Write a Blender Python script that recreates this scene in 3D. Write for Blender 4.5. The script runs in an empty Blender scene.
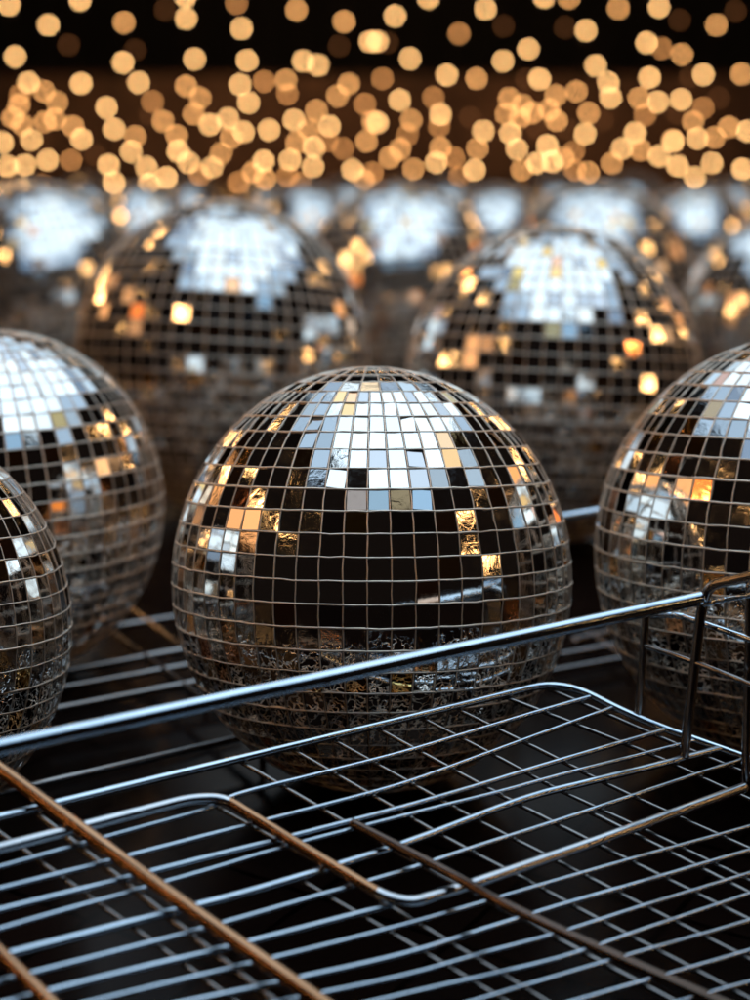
import bpy, bmesh, math, random
from mathutils import Vector, Matrix, Euler
random.seed(7)
R = math.radians
SC = bpy.context.scene
COL = SC.collection

# ------------------------------------------------------------------ camera
F = 1500.0                      # focal length in pixels of the 750x1000 photograph
PITCH = math.atan(378.0 / F)
HC = 0.499
cam_d = bpy.data.cameras.new('camera'); cam = bpy.data.objects.new('camera', cam_d); COL.objects.link(cam)
cam.location = (0, 0, HC); cam.rotation_euler = (math.pi/2 - PITCH, 0, 0)
cam_d.sensor_fit = 'VERTICAL'; cam_d.sensor_height = 36.0; cam_d.lens = 36.0 * F / 1000.0
cam_d.clip_start = 0.02; cam_d.clip_end = 100
cam_d.dof.use_dof = True
cam_d.dof.focus_distance = 0.985
AF = 24.5                       # blur constant in px*m
cam_d.dof.aperture_fstop = (cam_d.lens/1000.0) / (AF / F)
SC.camera = cam
CP, SP = math.cos(PITCH), math.sin(PITCH)
def ray(px, py):
    a, b = (px-375.0)/F, (500.0-py)/F
    return Vector((a, CP + b*SP, -SP + b*CP))
CAM = Vector((0, 0, HC))
def at(px, py, depth): return CAM + ray(px, py)*depth
def atz(px, py, z):
    r = ray(px, py); return CAM + r*((z-HC)/r.z)

# ------------------------------------------------------------------ materials
def mat(name):
    m = bpy.data.materials.new(name); m.use_nodes = True
    nt = m.node_tree; return m, nt, nt.nodes['Principled BSDF']
def noise(nt, scale, detail=4, rough=.5, vec=None):
    n = nt.nodes.new('ShaderNodeTexNoise'); n.inputs['Scale'].default_value = scale
    n.inputs['Detail'].default_value = detail; n.inputs['Roughness'].default_value = rough
    if vec: nt.links.new(vec, n.inputs['Vector'])
    return n
def ramp(nt, fac, stops):
    r = nt.nodes.new('ShaderNodeValToRGB'); e = r.color_ramp.elements
    while len(e) < len(stops): e.new(.5)
    for k, (p, c) in enumerate(stops): e[k].position = p; e[k].color = (*c, 1)
    nt.links.new(fac, r.inputs['Fac']); return r

def mirror_mat():
    m, nt, b = mat('mirror_glass')
    tc = nt.nodes.new('ShaderNodeTexCoord')
    at_ = nt.nodes.new('ShaderNodeAttribute'); at_.attribute_name = 'tint'
    nt.links.new(at_.outputs['Color'], b.inputs['Base Color'])
    b.inputs['Metallic'].default_value = 1
    n = noise(nt, 26, 5, .6, tc.outputs['Object'])
    r = ramp(nt, n.outputs['Fac'], [(.3, (.02,)*3), (.75, (.075,)*3)])
    nt.links.new(r.outputs['Color'], b.inputs['Roughness'])
    n2 = noise(nt, 13, 3, .55, tc.outputs['Object']); n2.inputs['Distortion'].default_value = 1.2
    bp = nt.nodes.new('ShaderNodeBump'); bp.inputs['Strength'].default_value = 1.0; bp.inputs['Distance'].default_value = .00005
    nt.links.new(n2.outputs['Fac'], bp.inputs['Height'])
    # crinkled, crazed glass on the lower half of each ball
    n3 = noise(nt, 5, 4, .6, tc.outputs['Object'])
    va = nt.nodes.new('ShaderNodeMix'); va.data_type = 'VECTOR'; va.inputs[0].default_value = .22
    nt.links.new(tc.outputs['Object'], va.inputs[4]); nt.links.new(n3.outputs['Color'], va.inputs[5])
    vo = nt.nodes.new('ShaderNodeTexVoronoi'); vo.feature = 'DISTANCE_TO_EDGE'; vo.inputs['Scale'].default_value = 29
    nt.links.new(va.outputs[1], vo.inputs['Vector'])
    r3 = nt.nodes.new('ShaderNodeMapRange'); r3.inputs['From Max'].default_value = .07; nt.links.new(vo.outputs['Distance'], r3.inputs['Value'])
    sx = nt.nodes.new('ShaderNodeSeparateXYZ'); nt.links.new(tc.outputs['Object'], sx.inputs[0])
    ad = nt.nodes.new('ShaderNodeMath'); ad.operation = 'MULTIPLY_ADD'; nt.links.new(n3.outputs['Fac'], ad.inputs[0]); ad.inputs[1].default_value = .5; nt.links.new(sx.outputs['Z'], ad.inputs[2])
    mk = nt.nodes.new('ShaderNodeMapRange'); mk.inputs['From Min'].default_value = .30; mk.inputs['From Max'].default_value = .12; nt.links.new(ad.outputs[0], mk.inputs['Value'])
    bp2 = nt.nodes.new('ShaderNodeBump'); bp2.inputs['Distance'].default_value = .0036
    nt.links.new(mk.outputs[0], bp2.inputs['Strength']); nt.links.new(r3.outputs[0], bp2.inputs['Height']); nt.links.new(bp.outputs['Normal'], bp2.inputs['Normal'])
    nt.links.new(bp2.outputs['Normal'], b.inputs['Normal'])
    return m
MIRROR = mirror_mat()

def metal(name, c, rough, smudge=.35):
    m, nt, b = mat(name)
    tc = nt.nodes.new('ShaderNodeTexCoord')
    n = noise(nt, 22, 4, .55, tc.outputs['Object'])
    r = ramp(nt, n.outputs['Fac'], [(.35, tuple(x*(1-smudge*.4) for x in c)), (.7, c)])
    nt.links.new(r.outputs['Color'], b.inputs['Base Color'])
    b.inputs['Metallic'].default_value = 1
    r2 = ramp(nt, n.outputs['Fac'], [(.35, (rough*(1+smudge),)*3), (.7, (rough,)*3)])
    nt.links.new(r2.outputs['Color'], b.inputs['Roughness'])
    return m
GROUT = metal('ball_grid_metal', (.98, .85, .72), .42)
CHROME = metal('chrome_wire', (.60, .70, .80), .07)
DARKWIRE = metal('dark_steel_wire', (.30, .285, .28), .16)
WARMREFL = metal('warm_reflection_metal', (.44, .235, .125), .09)  # orange of reflected warm light put into the metal's colour
LOOPM = metal('polished_handle', (.62, .64, .67), .09)
BROWNROD = metal('brown_rod', (.14, .10, .08), .14)
CORE, _nt, _b = mat('ball_core'); _b.inputs['Base Color'].default_value = (.03, .024, .02, 1); _b.inputs['Roughness'].default_value = .7

def floor_mat():
    m, nt, b = mat('dark_floor')
    tc = nt.nodes.new('ShaderNodeTexCoord')
    n = noise(nt, 3, 6, .6, tc.outputs['Object'])
    r = ramp(nt, n.outputs['Fac'], [(.3, (.004, .0025, .0025)), (.7, (.014, .007, .005))])
    br = nt.nodes.new('ShaderNodeTexBrick'); br.offset = 0; br.inputs['Scale'].default_value = 1
    br.inputs['Brick Width'].default_value = .105; br.inputs['Row Height'].default_value = .105
    br.inputs['Mortar Size'].default_value = .0022
    br.inputs['Color1'].default_value = (1, 1, 1, 1); br.inputs['Color2'].default_value = (.6, .6, .6, 1); br.inputs['Mortar'].default_value = (.06, .06, .06, 1)
    mp = nt.nodes.new('ShaderNodeMapping'); mp.inputs['Rotation'].default_value = (0, 0, R(33))
    nt.links.new(tc.outputs['Object'], mp.inputs['Vector']); nt.links.new(mp.outputs['Vector'], br.inputs['Vector'])
    mx = nt.nodes.new('ShaderNodeMix'); mx.data_type = 'RGBA'; mx.blend_type = 'MULTIPLY'; mx.inputs[0].default_value = 1
    nt.links.new(r.outputs['Color'], mx.inputs[6]); nt.links.new(br.outputs['Color'], mx.inputs[7])
    nt.links.new(mx.outputs[2], b.inputs['Base Color'])
    r2 = ramp(nt, n.outputs['Fac'], [(.3, (.14,)*3), (.7, (.28,)*3)])
    nt.links.new(r2.outputs['Color'], b.inputs['Roughness'])
    b.inputs['Specular IOR Level'].default_value = .08; b.inputs['Specular Tint'].default_value = (1, .75, .6, 1)
    return m
def plain(name, c, rough=.8, sc=4):
    m, nt, b = mat(name); tc = nt.nodes.new('ShaderNodeTexCoord')
    n = noise(nt, sc, 5, .6, tc.outputs['Object'])
    r = ramp(nt, n.outputs['Fac'], [(.3, tuple(x*.6 for x in c)), (.7, tuple(x*1.3 for x in c))])
    nt.links.new(r.outputs['Color'], b.inputs['Base Color']); b.inputs['Roughness'].default_value = rough
    return m
def glow(name, c, s):
    m, nt, b = mat(name); b.inputs['Base Color'].default_value = (0, 0, 0, 1)
    b.inputs['Emission Color'].default_value = (*c, 1); b.inputs['Emission Strength'].default_value = s
    return m

# ------------------------------------------------------------------ object helpers
def link(name, me, m, parent=None):
    if m: me.materials.append(m)
    o = bpy.data.objects.new(name, me); COL.objects.link(o)
    if parent: o.parent = parent
    return o
def tag(o, label=None, cat=None, group=None, kind=None):
    if label: o['label'] = label
    if cat: o['category'] = cat
    if group: o['group'] = group
    if kind: o['kind'] = kind
    return o
def empty(name, loc=(0, 0, 0)):
    o = bpy.data.objects.new(name, None); COL.objects.link(o); o.location = loc; o.empty_display_size = .05; return o
def smooth(me):
    me.polygons.foreach_set('use_smooth', [True]*len(me.polygons))

def catmull(pts, sub=6):
    P = [Vector(p) for p in pts]
    if len(P) < 3: return P
    out = []
    for i in range(len(P)-1):
        p0 = P[i-1] if i else P[0]*2-P[1]; p1, p2 = P[i], P[i+1]
        p3 = P[i+2] if i+2 < len(P) else P[-1]*2-P[-2]
        for k in range(sub):
            t = k/sub
            out.append(.5*((2*p1)+(p2-p0)*t+(2*p0-5*p1+4*p2-p3)*t*t+(3*p1-p0-3*p2+p3)*t**3))
    out.append(P[-1]); return out
def fillet(pts, rad, n=8):
    P = [Vector(p) for p in pts]; out = [P[0]]
    for i in range(1, len(P)-1):
        a, b, c = P[i-1], P[i], P[i+1]
        d1 = (a-b); d2 = (c-b); r = min(rad, d1.length*.45, d2.length*.45)
        s, e = b+d1.normalized()*r, b+d2.normalized()*r
        for k in range(n+1):
            t = k/n; out.append((1-t)**2*s + 2*t*(1-t)*b + t*t*e)
    out.append(P[-1]); return out
def tube(bm, pts, r, sides=12, cap=True):
    P = [Vector(p) for p in pts]; rings = []
    if cap:
        P = [P[0], P[0]+(P[1]-P[0]).normalized()*r*.3] + P[1:-1] + [P[-1]+(P[-2]-P[-1]).normalized()*r*.3, P[-1]]
    t = (P[1]-P[0]).normalized(); up = Vector((0, 0, 1)) if abs(t.z) < .9 else Vector((0, 1, 0))
    n = (up - t*up.dot(t)).normalized()
    for i, p in enumerate(P):
        if i == 0: t = P[1]-P[0]
        elif i == len(P)-1: t = P[-1]-P[-2]
        else: t = (P[i+1]-P[i]).normalized()+(P[i]-P[i-1]).normalized()
        t.normalize(); n = (n - t*n.dot(t)).normalized(); b = t.cross(n)
        rings.append([bm.verts.new(p + (n*math.cos(2*math.pi*k/sides)+b*math.sin(2*math.pi*k/sides))*r) for k in range(sides)])
    for a, b in zip(rings, rings[1:]):
        for k in range(sides): bm.faces.new((a[k], a[(k+1) % sides], b[(k+1) % sides], b[k]))
    if cap:
        bm.faces.new(rings[0][::-1]).material_index = 0; bm.faces.new(rings[-1])
def wire(name, pts, r, m, parent, sides=12, rad=0, wob=0):
    P = fillet(pts, rad) if rad else [Vector(p) for p in pts]
    if wob:                                   # hand-bent wire: a slight wander along its length
        Q = []
        for a, b in zip(P, P[1:]):
            n = max(1, int((b-a).length/.05))
            for k in range(n): Q.append(a.lerp(b, k/n))
        Q.append(P[-1])
        for i in range(1, len(Q)-1): Q[i] = Q[i]+Vector((random.gauss(0, wob), random.gauss(0, wob), random.gauss(0, wob)))
        P = catmull(Q, 4)
    bm = bmesh.new(); tube(bm, P, r, sides)
    me = bpy.data.meshes.new(name); bm.to_mesh(me); bm.free(); smooth(me)
    return link(name, me, m, parent)

# ------------------------------------------------------------------ disco balls
KZ = 1.07
def ball_meshes(seed, tilt, spin, roll=0, amber=.05, rows=32, cols=58):
    rnd = random.Random(seed)
    M = Matrix.Diagonal((1, 1, KZ)).to_4x4() @ Euler((R(-tilt), R(roll), 0)).to_matrix().to_4x4() @ Matrix.Rotation(R(spin), 4, 'Z')
    def sp(lat, lon, r=1.0): return Vector((math.cos(lat)*math.cos(lon), math.cos(lat)*math.sin(lon), math.sin(lat)))*r
    verts, faces, tints = [], [], []
    dl = math.pi/rows; ncs = []
    for i in range(rows):
        la, lb = -math.pi/2+i*dl, -math.pi/2+(i+1)*dl; lm = (la+lb)/2
        n = cols
        while n > 6 and math.cos(lm)*2*math.pi/n < dl*.52: n //= 2
        ncs.append(n); dn = 2*math.pi/n
        gl = .055*dl; gw = .055*2*math.pi/cols/max(.2, math.cos(lm))
        if gw > .2*dn: gw = .2*dn
        for j in range(n):
            o0, o1 = j*dn+gw, (j+1)*dn-gw
            c = sp(lm, (o0+o1)/2)
            q = [sp(la+gl, o0), sp(la+gl, o1), sp(lb-gl, o1), sp(lb-gl, o0)]
            s = R(1.0) if rnd.random() < .77 else R(3.4)
            J = Euler((rnd.gauss(0, s), rnd.gauss(0, s), rnd.gauss(0, s))).to_matrix()
            lift = rnd.uniform(-.0012, .0012)
            top = [c*(1+lift)+J@(v-c) for v in q]
            bot = [v*.975 + c*.0 for v in q]
            k = len(verts); verts += [M@v for v in top+bot]
            faces += [(k, k+1, k+2, k+3)]+[(k+a, k+4+a, k+4+(a+1) % 4, k+(a+1) % 4) for a in range(4)]
            u = rnd.random(); g = rnd.uniform(.78, .97)
            if u < amber: t = (g, g*rnd.uniform(.50, .66), g*rnd.uniform(.2, .38), 1)
            elif u < amber+.10: g *= .55; t = (g, g*.99, g*1.02, 1)
            elif u < amber+.22: t = (g, g*.93, g*.84, 1)
            else: t = (g*.98, g*.955, g*.915, 1)
            tints += [t]*5
    me = bpy.data.meshes.new('mirror_tiles'); me.from_pydata(verts, [], faces); me.update()
    a = me.attributes.new('tint', 'FLOAT_COLOR', 'FACE')
    a.data.foreach_set('color', [x for t in tints for x in t])
    me.materials.append(MIRROR)
    # raised metal grid between the tiles
    bm = bmesh.new(); gr = .0043
    for i in range(1, rows):
        la = -math.pi/2+i*dl; n = 112
        w = rnd.uniform(.8, 1.25)
        pts = [M@(sp(la+rnd.gauss(0, .0012), 2*math.pi*k/n, 1.0005+rnd.gauss(0, .0007))) for k in range(n)]
        rings = []
        for k in range(n):
            c = pts[k]; t = (pts[(k+1) % n]-pts[k-1]).normalized(); nn = c.normalized(); b = t.cross(nn)
            rings.append([bm.verts.new(c+(nn*math.cos(x)+b*math.sin(x))*gr*w) for x in (0, math.pi/3, 2*math.pi/3, math.pi, -2*math.pi/3, -math.pi/3)])
        for k in range(n):
            p, q = rings[k], rings[(k+1) % n]
            for s in range(6): bm.faces.new((p[s], p[(s+1) % 6], q[(s+1) % 6], q[s]))
    i = 0
    while i < rows:
        j = i
        while j+1 < rows and ncs[j+1] == ncs[i]: j += 1
        n = ncs[i]
        for c in range(n):
            lon = c*2*math.pi/n; m_ = (j-i+1)*2
            pts = [M@sp(-math.pi/2+i*dl+(j-i+1)*dl*k/m_, lon+rnd.gauss(0, .0014)/max(.25, math.cos(-math.pi/2+i*dl+(j-i+1)*dl*k/m_)), .9995+rnd.gauss(0, .0008)) for k in range(m_+1)]
            tube(bm, pts, gr*rnd.uniform(.65, 1.0), 6)
        i = j+1
    g = bpy.data.meshes.new('tile_grid'); bm.to_mesh(g); bm.free(); smooth(g); g.materials.append(GROUT)
    bm = bmesh.new(); bmesh.ops.create_uvsphere(bm, u_segments=64, v_segments=32, radius=.986); bm.transform(Matrix.Diagonal((1, 1, KZ, 1)))
    co = bpy.data.meshes.new('core'); bm.to_mesh(co); bm.free(); smooth(co); co.materials.append(CORE)
    return me, g, co
VAR = [ball_meshes(3, 10, 2, amber=.07), ball_meshes(11, 9, 20, 3, .06), ball_meshes(23, 6, 40, -3), ball_meshes(31, 8, 11, 2, .08)]
BALLS = []
def ball(px, py, rpx, var, label, rot=0):
    r = ray(px, py); depth = HC/(-r.z + KZ*rpx/F); rad = rpx*depth/F
    p = CAM + r*depth
    e = empty('disco_ball', (p.x, p.y, 0.0005)); e.scale = (rad,)*3; e.rotation_euler = (0, 0, R(rot))
    for me, nm in zip(VAR[var], ('mirror_tiles', 'tile_grid', 'core')):
        o = bpy.data.objects.new(nm, me); COL.objects.link(o); o.parent = e; o.location = (0, 0, KZ)
    BALLS.append((p.x, p.y, rad, label))
    return tag(e, label, 'disco ball', 'mirrored disco balls set out on the dark floor')
ball(372, 580, 198, 0, 'large sharp mirrored ball in the middle, right behind the wire basket')
ball(797, 552, 200, 3, 'mirrored ball cut off by the right edge behind the basket corner posts', 8)
ball(-132, 630, 200, 1, 'mirrored ball nearest the left edge, only its right rim showing', -20)
ball(0, 505, 162, 2, 'slightly blurred mirrored ball half cut by the left edge, above the nearest left one')
ball(224, 359, 145, 1, 'blurred mirrored ball with copper glinting rim, behind and left of the middle ball')
ball(552, 386, 147, 3, 'blurred mirrored ball with pale top, behind and right of the middle ball')
ball(400, 298, 104, 0, 'strongly blurred ball between the two big blurred balls', 30)
ball(778, 322, 97, 1, 'blurred ball with gold specks cut off by the right edge, above the large right ball')
ball(40, 300, 108, 2, 'wide strongly blurred ball at the left edge above the half cut ball', 50)
ball(594, 290, 98, 0, 'strongly blurred ball peeking out right behind the pale topped ball', 70)
ball(695, 252, 62, 3, 'far blurred ball just left of the one with gold specks at the right edge')
ball(495, 246, 56, 2, 'far blurred ball above the left shoulder of the pale topped ball')
ball(306, 247, 58, 1, 'far blurred ball over the right shoulder of the copper rimmed ball')
ball(140, 252, 62, 0, 'far blurred ball over the left shoulder of the copper rimmed ball')
small = [(20, 218, 38), (86, 212, 33), (188, 213, 33), (264, 214, 29), (348, 214, 34), (404, 212, 30), (449, 214, 34), (556, 212, 34), (631, 214, 37), (735, 218, 37)]
places = ['at the left edge', 'second from the left edge', 'above the left of the copper rimmed ball', 'above the top of the copper rimmed ball', 'right of the copper rimmed ball', 'in the middle of its row', 'left of the far ball over the pale topped one', 'above the top of the pale topped ball', 'between the pale topped ball and the right edge', 'at the right edge']
for k, ((x, y, r_), w) in enumerate(zip(small, places)):
    ball(x, y, r_, k % 4, 'tiny blurred last row ball, ' + w, 37*k)
for i in range(len(BALLS)):
    for j in range(i):
        a, b = BALLS[i], BALLS[j]
        d = math.hypot(a[0]-b[0], a[1]-b[1])
        if d < (a[2]+b[2])*.99: print('OVERLAP', a, b, d)
    print('BALL', [round(v, 3) for v in BALLS[i][:3]])

# ------------------------------------------------------------------ the setting
def quadmesh(name, co, m, kind, thick=None):
    me = bpy.data.meshes.new(name); me.from_pydata(co, [], [tuple(range(len(co)))]); o = link(name, me, m); o['kind'] = kind; return o
def boxm(name, a, b, m, parent=None):
    bm = bmesh.new(); bmesh.ops.create_cube(bm, size=1)
    a, b = Vector(a), Vector(b); bm.transform(Matrix.Translation((a+b)/2) @ Matrix.Diagonal((*(b-a), 1)))
    me = bpy.data.meshes.new(name); bm.to_mesh(me); bm.free(); return link(name, me, m, parent)
quadmesh('floor', [(-14, -6, 0), (14, -6, 0), (14, 16, 0), (-14, 16, 0)], floor_mat(), 'structure')
zt = (CAM+ray(375, 78)*13.4).z
w = boxm('wall', (-9, 13.0, 0), (9, 13.2, zt), plain('brown_wall', (.09, .05, .035)))
tag(w, 'low dark brown wall behind the hanging lights, far out of focus', 'wall')
bk = boxm('backdrop', (-13, 15.6, 0), (13, 15.8, 9), plain('black_backdrop', (.004, .004, .006)))
tag(bk, kind='structure')

# ------------------------------------------------------------------ front wire basket
P1, P2, P3 = atz(0, 818, .112), atz(565, 684, .118), atz(230, 1000, .062)
NT = (P2-P1).cross(P3-P1).normalized()
def tray(px, py, up=0):
    r = ray(px, py); q = P1 + Vector((0, 0, up))
    return CAM + r*((q-CAM).dot(NT)/r.dot(NT))
bask = empty('wire_basket', (0.05, .85, 0)); 
tag(bask, 'large shiny chrome wire basket with raised rim in front of the middle ball', 'wire basket')
def bpart(name, pts, r, m=CHROME, rad=0, wob=.0002, sides=12):
    off = bask.location
    return wire(name, [p-off for p in pts], r, m, bask, sides, rad, wob)
# rim with corner post
post_b = tray(684, 757)
tr = ray(702, 598); s = post_b.y/tr.y; rim_c = CAM+tr*s; rim_c.x = (CAM+tr*s).x
rimL = atz(-60, 760, .176)
print('RIM', rimL, rim_c, 'POST', post_b)
tr2 = ray(800, 566); rim_r = CAM+tr2*(rim_c.y*.93/tr2.y)
bpart('rim', [rimL, rim_c], .0046, CHROME, 0, 0, 16)
def back(px, py, y): r = ray(px, py); return CAM+r*(y/r.y)
bpart('corner_post', [post_b, back(701, 612, rim_c.y), back(708, 586, rim_c.y), back(760, 574, rim_c.y*.975), back(820, 566, rim_c.y*.93)], .0034, DARKWIRE, .018, 0, 16)
bpart('side_rail', [back(700, 606, rim_c.y), back(720, 600, rim_c.y*.99), back(820, 583, rim_c.y*.93)], .0018, CHROME, .01)
p2b = tray(638, 716); t2 = ray(646, 614); p2t = CAM+t2*(p2b.y/t2.y)
bpart('post', [p2t, p2b], .0027, DARKWIRE)
p3b = tray(745, 782); t3 = ray(750, 585); p3t = CAM+t3*(p3b.y/t3.y)
bpart('post', [p3t, p3b], .0028, DARKWIRE)
d2 = p2b.y
sr = CAM+ray(780, 650)*(.86); 
bpart('side_rail', [rim_c.lerp(rimL, .03), p2t+Vector((0, 0, -.001)), CAM+ray(675, 614)*1.0, CAM+ray(790, 653)*.93], .0022, CHROME, .01)
bpart('side_rail', [p2t.lerp(p2b, .3), CAM+ray(700, 664)*.975, CAM+ray(790, 700)*.93], .0019, DARKWIRE)
# tray frame
bpart('tray_frame', [tray(-60, 832), tray(562, 680), tray(640, 720), tray(800, 776)], .0027, CHROME, .035, 0, 14)
L = [  # long wires running left to right: pixel polyline, radius
 ([(-60, 884), (208, 809), (238, 795), (400, 753), (590, 697)], .0019, 0),
 ([(-60, 904), (200, 838), (400, 785), (612, 708)], .0018, 0),
 ([(-60, 925), (200, 860), (400, 808), (664, 730)], .0020, 0),
 ([(-60, 947), (288, 846), (420, 812), (696, 740)], .0016, 0),
 ([(-60, 972), (256, 890), (400, 845), (520, 800), (722, 748)], .0028, 0),
 ([(-60, 997), (200, 930), (400, 872), (750, 757)], .0018, 0),
 ([(-30, 1012), (240, 944), (392, 905)], .0021, 0),
 ([(60, 1010), (400, 926), (560, 880), (800, 812)], .0016, 0),
 ([(150, 1010), (400, 955), (560, 906), (800, 836)], .0018, 0),
 ([(240, 1010), (400, 977), (560, 932), (800, 857)], .0015, 0),
 ([(330, 1012), (560, 958), (800, 877)], .0015, 0),
 ([(445, 1010), (800, 905)], .0014, 0), ([(545, 1010), (800, 936)], .0015, 0), ([(650, 1010), (800, 968)], .0014, 0),
]
for pts, r, rad in L:
    bpart('wire', [tray(*p) for p in pts], r*.84, CHROME, rad)
K = [  # cross wires running away to lower right, welded just below the long ones
 ([(505, 697), (640, 750), (800, 822)], .0014), ([(455, 708), (620, 790), (800, 872)], .0014),
 ([(418, 716), (560, 790), (800, 905)], .0013), ([(375, 727), (520, 806), (800, 945)], .0015),
 ([(330, 738), (480, 822), (800, 985)], .0013), ([(241, 762), (330, 814), (420, 865), (690, 1010)], .0015),
 ([(290, 748), (450, 840), (770, 1010)], .0013), ([(547, 688), (680, 745), (800, 795)], .0014),
 ([(206, 801), (330, 870), (560, 1010)], .0012), ([(38, 815), (277, 1003)], .0019), ([(-18, 820), (240, 1005)], .0013),
 ([(300, 880), (520, 1010)], .0013), ([(590, 812), (800, 920)], .0016),
]
for pts, r in K:
    bpart('cross_wire', [tray(*p, -.0042) for p in pts], r, DARKWIRE)
# loop handle: one chrome bar, its diagonal part coloured as a warm reflection
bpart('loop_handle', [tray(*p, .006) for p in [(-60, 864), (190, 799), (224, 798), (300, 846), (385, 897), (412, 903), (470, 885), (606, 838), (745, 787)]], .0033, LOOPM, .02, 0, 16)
hm = [o for o in bask.children if o.name.startswith('loop_handle')][0].data; hm.materials.append(WARMREFL)
qa, qb = [tray(*p, .006)-bask.location for p in ((224, 798), (392, 899))]      # diagonal section with the warm reflection put into its colour
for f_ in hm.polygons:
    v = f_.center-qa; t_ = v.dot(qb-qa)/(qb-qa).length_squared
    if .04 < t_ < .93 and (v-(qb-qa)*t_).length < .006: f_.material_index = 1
for pts, r in [([(-50, 733), (0, 769), (150, 880), (335, 1012)], .0042), ([(-20, 935), (0, 952), (70, 1022)], .0036),
               ([(352, 823), (462, 880), (500, 903), (600, 950), (740, 1012)], .0031)]:
    last = pts[0][0] == 352
    bpart('rod', [tray(*p, (.004+.012*i_) if last else .012) for i_, p in enumerate(pts)], r, BROWNROD if last else WARMREFL, .02, 0, 14)
# feet that carry the tray
for p in [tray(-40, 828), tray(20, 1030), tray(760, 1030), tray(795, 776)]:
    bpart('foot', [p, Vector((p.x, p.y, .0))], .003, DARKWIRE)

# ------------------------------------------------------------------ racks behind
def rackz(name, label, z, lines, r, m, foot):
    c = foot[0]; e = empty(name, (c.x, c.y, 0)); tag(e, label, 'wire rack', 'wire racks lying behind the basket')
    for pts, rr in lines:
        wire('bar', [p-e.location for p in pts], rr, m, e, 10)
    for p in foot: wire('foot', [p-e.location, Vector((p.x, p.y, 0))-e.location], .003, m, e, 8)
    return e
z = .022
def a2(x, y): return atz(x, y, z)
rackz('wire_rack', 'blurred low wire rack on the floor left of the middle ball', z,
 [([a2(70, 634), a2(200, 613)], .003), ([a2(48, 674), a2(212, 645)], .0035), ([a2(48, 690), a2(218, 660)], .003),
  ([a2(45, 711), a2(225, 677)], .0035), ([a2(30, 743), a2(240, 699)], .0024), ([a2(-70, 809), a2(262, 733)], .003),
  ([a2(92, 618), a2(275, 752)], .0034), ([a2(118, 598), a2(225, 680)], .003)],
  .003, DARKWIRE, [a2(50, 674), a2(205, 682), a2(262, 733), a2(-70, 809)])
z = .012
rackz('wire_rack', 'blurred flat wire rack on the floor between the middle and right balls', z,
 [([a2(572, 640), a2(625, 628)], .003), ([a2(560, 655), a2(640, 640)], .003), ([a2(546, 672), a2(640, 655)], .0026), ([a2(575, 625), a2(612, 617)], .003),
  ([a2(575, 622), a2(640, 668)], .0026)], .003, DARKWIRE, [a2(575, 640), a2(630, 648)])
# low rail stand between middle and right balls
e = empty('rail_stand', (at(585, 514, 1.36).x, at(585, 514, 1.36).y, 0)); tag(e, 'short chrome rail on legs showing in the gap between middle and right balls', 'rail')
q1, q2 = at(520, 524, 1.36), at(640, 504, 1.36)
wire('rail', [q1-e.location, q2-e.location], .0036, CHROME, e)
for q in (q1, q2):
    wire('leg', [q-e.location, Vector((q.x, q.y, 0))-e.location], .0034, DARKWIRE, e)

# ------------------------------------------------------------------ hanging light strands
B4 = """18,10 97,50 30,113 57,165 40,190d 88,183 38,210 25,235 45,250 114,204 90,243 110,238 146,253 163,278 63,280 5,285 15,332 50,330 95,320 142,320d 18,375 55,370 85,370d 118,376 150,382 178,368 160,0 248,45 246,125 162,167 277,165 305,203d 213,215 228,258 270,273 262,303 217,330 228,365 293,335 298,368 270,372d 333,355 372,37 389,118 371,-6 372,172 400,196 388,228 326,242 353,271 356,302 377,325 420,249 456,237 424,335 442,307 462,275 473,7d 483,57 494,121 480,169 497,205 487,264 400,350d 477,365d 505,345 527,322 530,358 593,20 606,122 636,130 572,160 528,163d 575,188d 538,260 588,240 633,221 617,258 593,285 659,252 628,295 655,282d 580,320 626,333 575,352d 601,367d 688,43 697,168 675,192 686,297d 705,340 727,360 740,83 730,208d 745,243 733,282 745,345d 330,20v 137,90v 270,100v 678,92v 300,228v 190,310v 165,410v"""
B5 = """40,32 5,83 25,85v 70,117 15,157d 49,200 72,240 117,195d 131,229 128,253d 65,270d 50,298 30,315 131,296 122,325 158,315d 205,297 217,262 199,340 168,355d 77,338 58,366 5,360v 5,245 144,150 203,157 168,67d 221,18 257,52v 256,122 307,98 107,-4 338,-6 388,-4 329,158 303,158v 422,61 380,55v 487,17 441,131 467,165 471,195 549,155 528,196 540,230d 566,204 403,183 361,191 348,220 268,197 262,228 295,210 290,235 315,225 363,241 420,268 427,226 455,240v 383,258v 270,267 284,298 293,340 324,326 345,291 355,323 377,316 398,303d 400,340d 427,345 474,326 494,297 520,266 531,300 568,14 543,85 574,97d 614,109 683,50 721,22v 609,40v 657,149 630,153v 733,148 612,199 656,216d 605,228v 687,196v 636,243 595,280 645,277 679,275 708,254 568,312 597,283 605,332 640,355 674,326 682,373d 588,375v 735,338 732,375 648,375d 745,262 190,235v 325,258v"""
pts = []
for s_, ox in ((B4, 0), (B5, 375)):
    for t in s_.split():
        lv = 'b'
        if t[-1] in 'dv': lv = t[-1]; t = t[:-1]
        x, y = map(float, t.split(',')); pts.append((ox+x/2, y/2, lv))
WARM = (1.0, .54, .20)
BS = 31.0
GL = {'b': glow('bulb_bright', WARM, BS), 'm': glow('bulb_soft', (1, .46, .15), BS*.66), 'd': glow('bulb_dim', (1, .42, .13), BS*.42), 'v': glow('bulb_faint', (1, .36, .12), BS*.045)}
CABLE = plain('black_cable', (.01, .01, .01), .6)
bulb_me = {}
for k, m_ in GL.items():
    bm = bmesh.new(); bmesh.ops.create_icosphere(bm, subdivisions=3, radius=.015); me = bpy.data.meshes.new('bulb'); bm.to_mesh(me); bm.free(); smooth(me)
    me.materials.append(m_); bulb_me[k] = me
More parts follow.
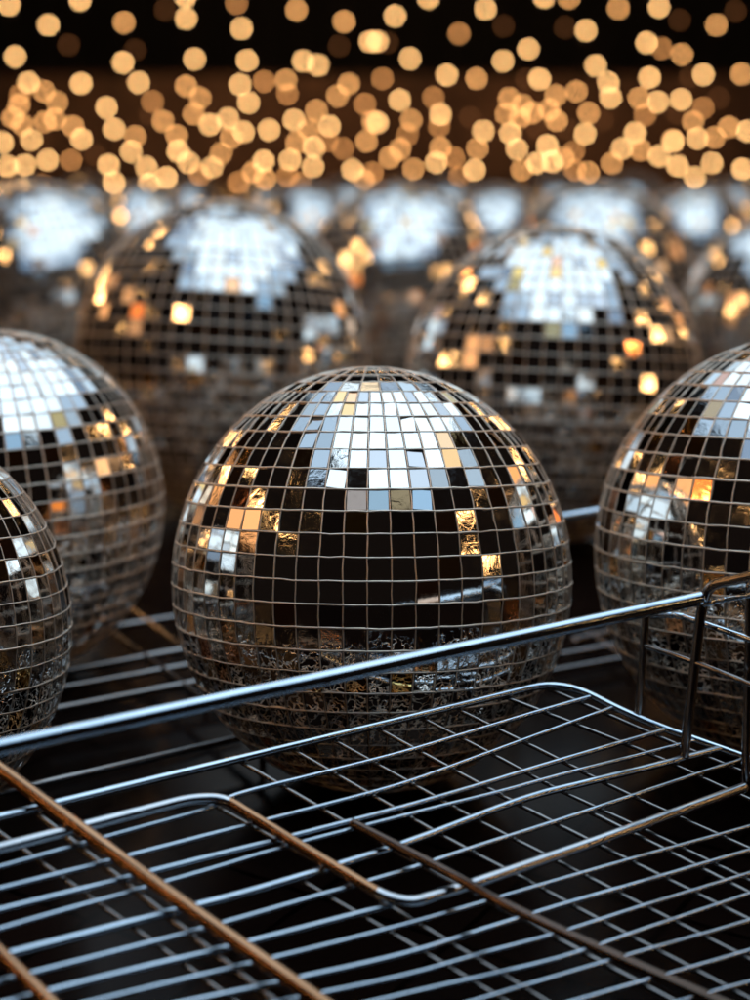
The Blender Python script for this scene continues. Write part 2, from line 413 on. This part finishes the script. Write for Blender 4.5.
NS = 24; bins = [[] for _ in range(NS)]
pts = [(x, y, 'm' if lv == 'b' and random.random() < (.15 if y < 70 else .5) else lv) for x, y, lv in pts]
for p in pts: bins[min(NS-1, max(0, int(p[0]/750*NS)))].append(p)
ords = 'leftmost,second,third,fourth,fifth,sixth,seventh,eighth,ninth,tenth,eleventh,twelfth,twelfth from the right,eleventh from the right,tenth from the right,ninth from the right,eighth from the right,seventh from the right,sixth from the right,fifth from the right,fourth from the right,third from the right,second from the right,rightmost'.split(',')
for k, bn in enumerate(bins):
    bn.sort(key=lambda p: p[1]); x0 = (k+.5)*750/NS
    ext = [(x0+random.uniform(-10, 10), -t, 'b') for t in (620, 520, 430, 340, 250, 165, 80)]
    seq = ext + bn
    d0 = 12 + .35*math.sin(k*2.1)
    P = [at(x, y, d0+random.uniform(-.25, .25)) for x, y, _ in seq]
    e = empty('light_strand', (P[0].x, P[0].y, P[-1].z))
    o_ = ords[k] + (' from the left' if 0 < k < 12 else '')
    tag(e, 'hanging strand of warm golden bulbs, %s of the curtain of lights' % o_, 'light strand', 'strands of warm lights hanging in the dark')
    top = P[0]+Vector((0, 0, 1.2))
    wire('cable', [p-e.location+Vector((0, .026, 0)) for p in [top]+P], .0035, CABLE, e, 5)
    for p, q in zip(P, seq):
        o = bpy.data.objects.new('bulb', bulb_me[q[2]]); COL.objects.link(o); o.parent = e; o.location = p-e.location
# strands overhead and to the sides, seen only in the mirrors
bm = bmesh.new(); bmesh.ops.create_icosphere(bm, subdivisions=3, radius=.028); gm = bpy.data.meshes.new('bulb'); bm.to_mesh(gm); bm.free(); smooth(gm)
gm.materials.append(glow('globe_bulb', WARM, 17))
side = []
for k, (xa, xb, za, zb) in enumerate([(-2.0, -2.2, 1.5, 1.9), (-3.0, -2.6, .9, 1.3), (2.9, 3.1, 1.5, 2.0), (3.6, 3.3, .9, 1.2), (-1.7, -1.8, 2.3, 2.5), (3.0, 2.9, 2.4, 2.5)]):
    n = 56; P = []
    for i in range(n):
        t = i/(n-1); P.append(Vector((xa+(xb-xa)*t+random.gauss(0, .05), -1+8.5*t, za+(zb-za)*t-.22*abs(math.sin(t*9.4+k))+random.gauss(0, .03))))
    e = empty('festoon_string', (P[0].x, P[0].y, P[0].z))
    tag(e, ['low', 'lowest', 'low', 'lowest', 'high', 'high'][k] + ' string of globe bulbs, ' + ['left', 'far left', 'right', 'far right', 'left under the ceiling lamp', 'right under the ceiling lamp'][k] + ' of the camera', 'string lights', 'strings of globe bulbs along the sides')
    wire('cable', [p-e.location+Vector((0, 0, .05)) for p in catmull(P, 3)], .004, CABLE, e, 5)
    for p in P:
        o = bpy.data.objects.new('bulb', gm); COL.objects.link(o); o.parent = e; o.location = p-e.location

# ------------------------------------------------------------------ lamps
def area(name, loc, aim, sx, sy, col, rad):
    d = bpy.data.lights.new(name, 'AREA'); d.shape = 'RECTANGLE'; d.size = sx; d.size_y = sy; d.color = col
    d.energy = rad*math.pi*sx*sy
    o = bpy.data.objects.new(name, d); COL.objects.link(o); o.location = loc
    v = Vector(aim)-Vector(loc); o.rotation_euler = v.to_track_quat('-Z', 'Y').to_euler(); return o
for cx_, cy_, sx_, sy_, c_, r_ in [(.45, 1.75, 2.7, 4.3, (.66, .84, 1.0), 1.85), (-1.30, 2.0, .78, 4.0, (.52, .74, 1.0), .9), (2.20, 2.0, .78, 4.0, (.52, .74, 1.0), .9),
                                 (.45, 4.75, 3.4, 1.6, (.58, .79, 1.0), 1.15)]:   # one bright ceiling softbox with dimmer wings
    o = area('ceiling_softbox', (cx_, cy_, 3.0), (cx_, cy_, 0), sx_, sy_, c_, r_); o.rotation_euler = (0, 0, 0)
area('added_blue_strip', (.5, -.75, 2.75), (.1, .95, .1), 2.4, .36, (.40, .68, 1.0), .9)  # unseen strip lamp added to widen the blue highlights on the wires
area('added_warm_lamp', (-3.0, .8, 1.55), (0, .95, .1), 1.5, .8, (1.0, .47, .19), 1.35)  # unseen warm lamps, added at both sides for orange and tan reflections
area('added_warm_lamp', (-3.6, 3.9, 1.5), (0, 2.0, .15), 1.0, 1.0, (1.0, .44, .16), 1.5)
area('added_warm_lamp', (3.9, 4.2, 1.5), (0, 2.0, .15), 1.0, 1.0, (1.0, .44, .16), 1.5)
area('added_warm_lamp', (3.6, 2.2, 1.3), (0, 1.3, .1), 1.0, .5, (1.0, .55, .25), 1.5)
w = bpy.data.worlds.new('World'); SC.world = w; w.use_nodes = True
bg = w.node_tree.nodes['Background']; bg.inputs['Color'].default_value = (.010, .007, .006, 1); bg.inputs['Strength'].default_value = .6

# ------------------------------------------------------------------ render
SC.view_settings.view_transform = 'Standard'; SC.view_settings.look = 'None'
SC.view_settings.exposure = 0; SC.view_settings.gamma = 1
c = SC.cycles
c.use_adaptive_sampling = False; c.use_denoising = True
try: c.denoiser = 'OPENIMAGEDENOISE'; c.denoising_input_passes = 'RGB_ALBEDO_NORMAL'; c.denoising_prefilter = 'ACCURATE'
except Exception as ex: print(ex)
c.max_bounces = 8; c.glossy_bounces = 6; c.diffuse_bounces = 2; c.sample_clamp_indirect = 20; c.blur_glossy = .3
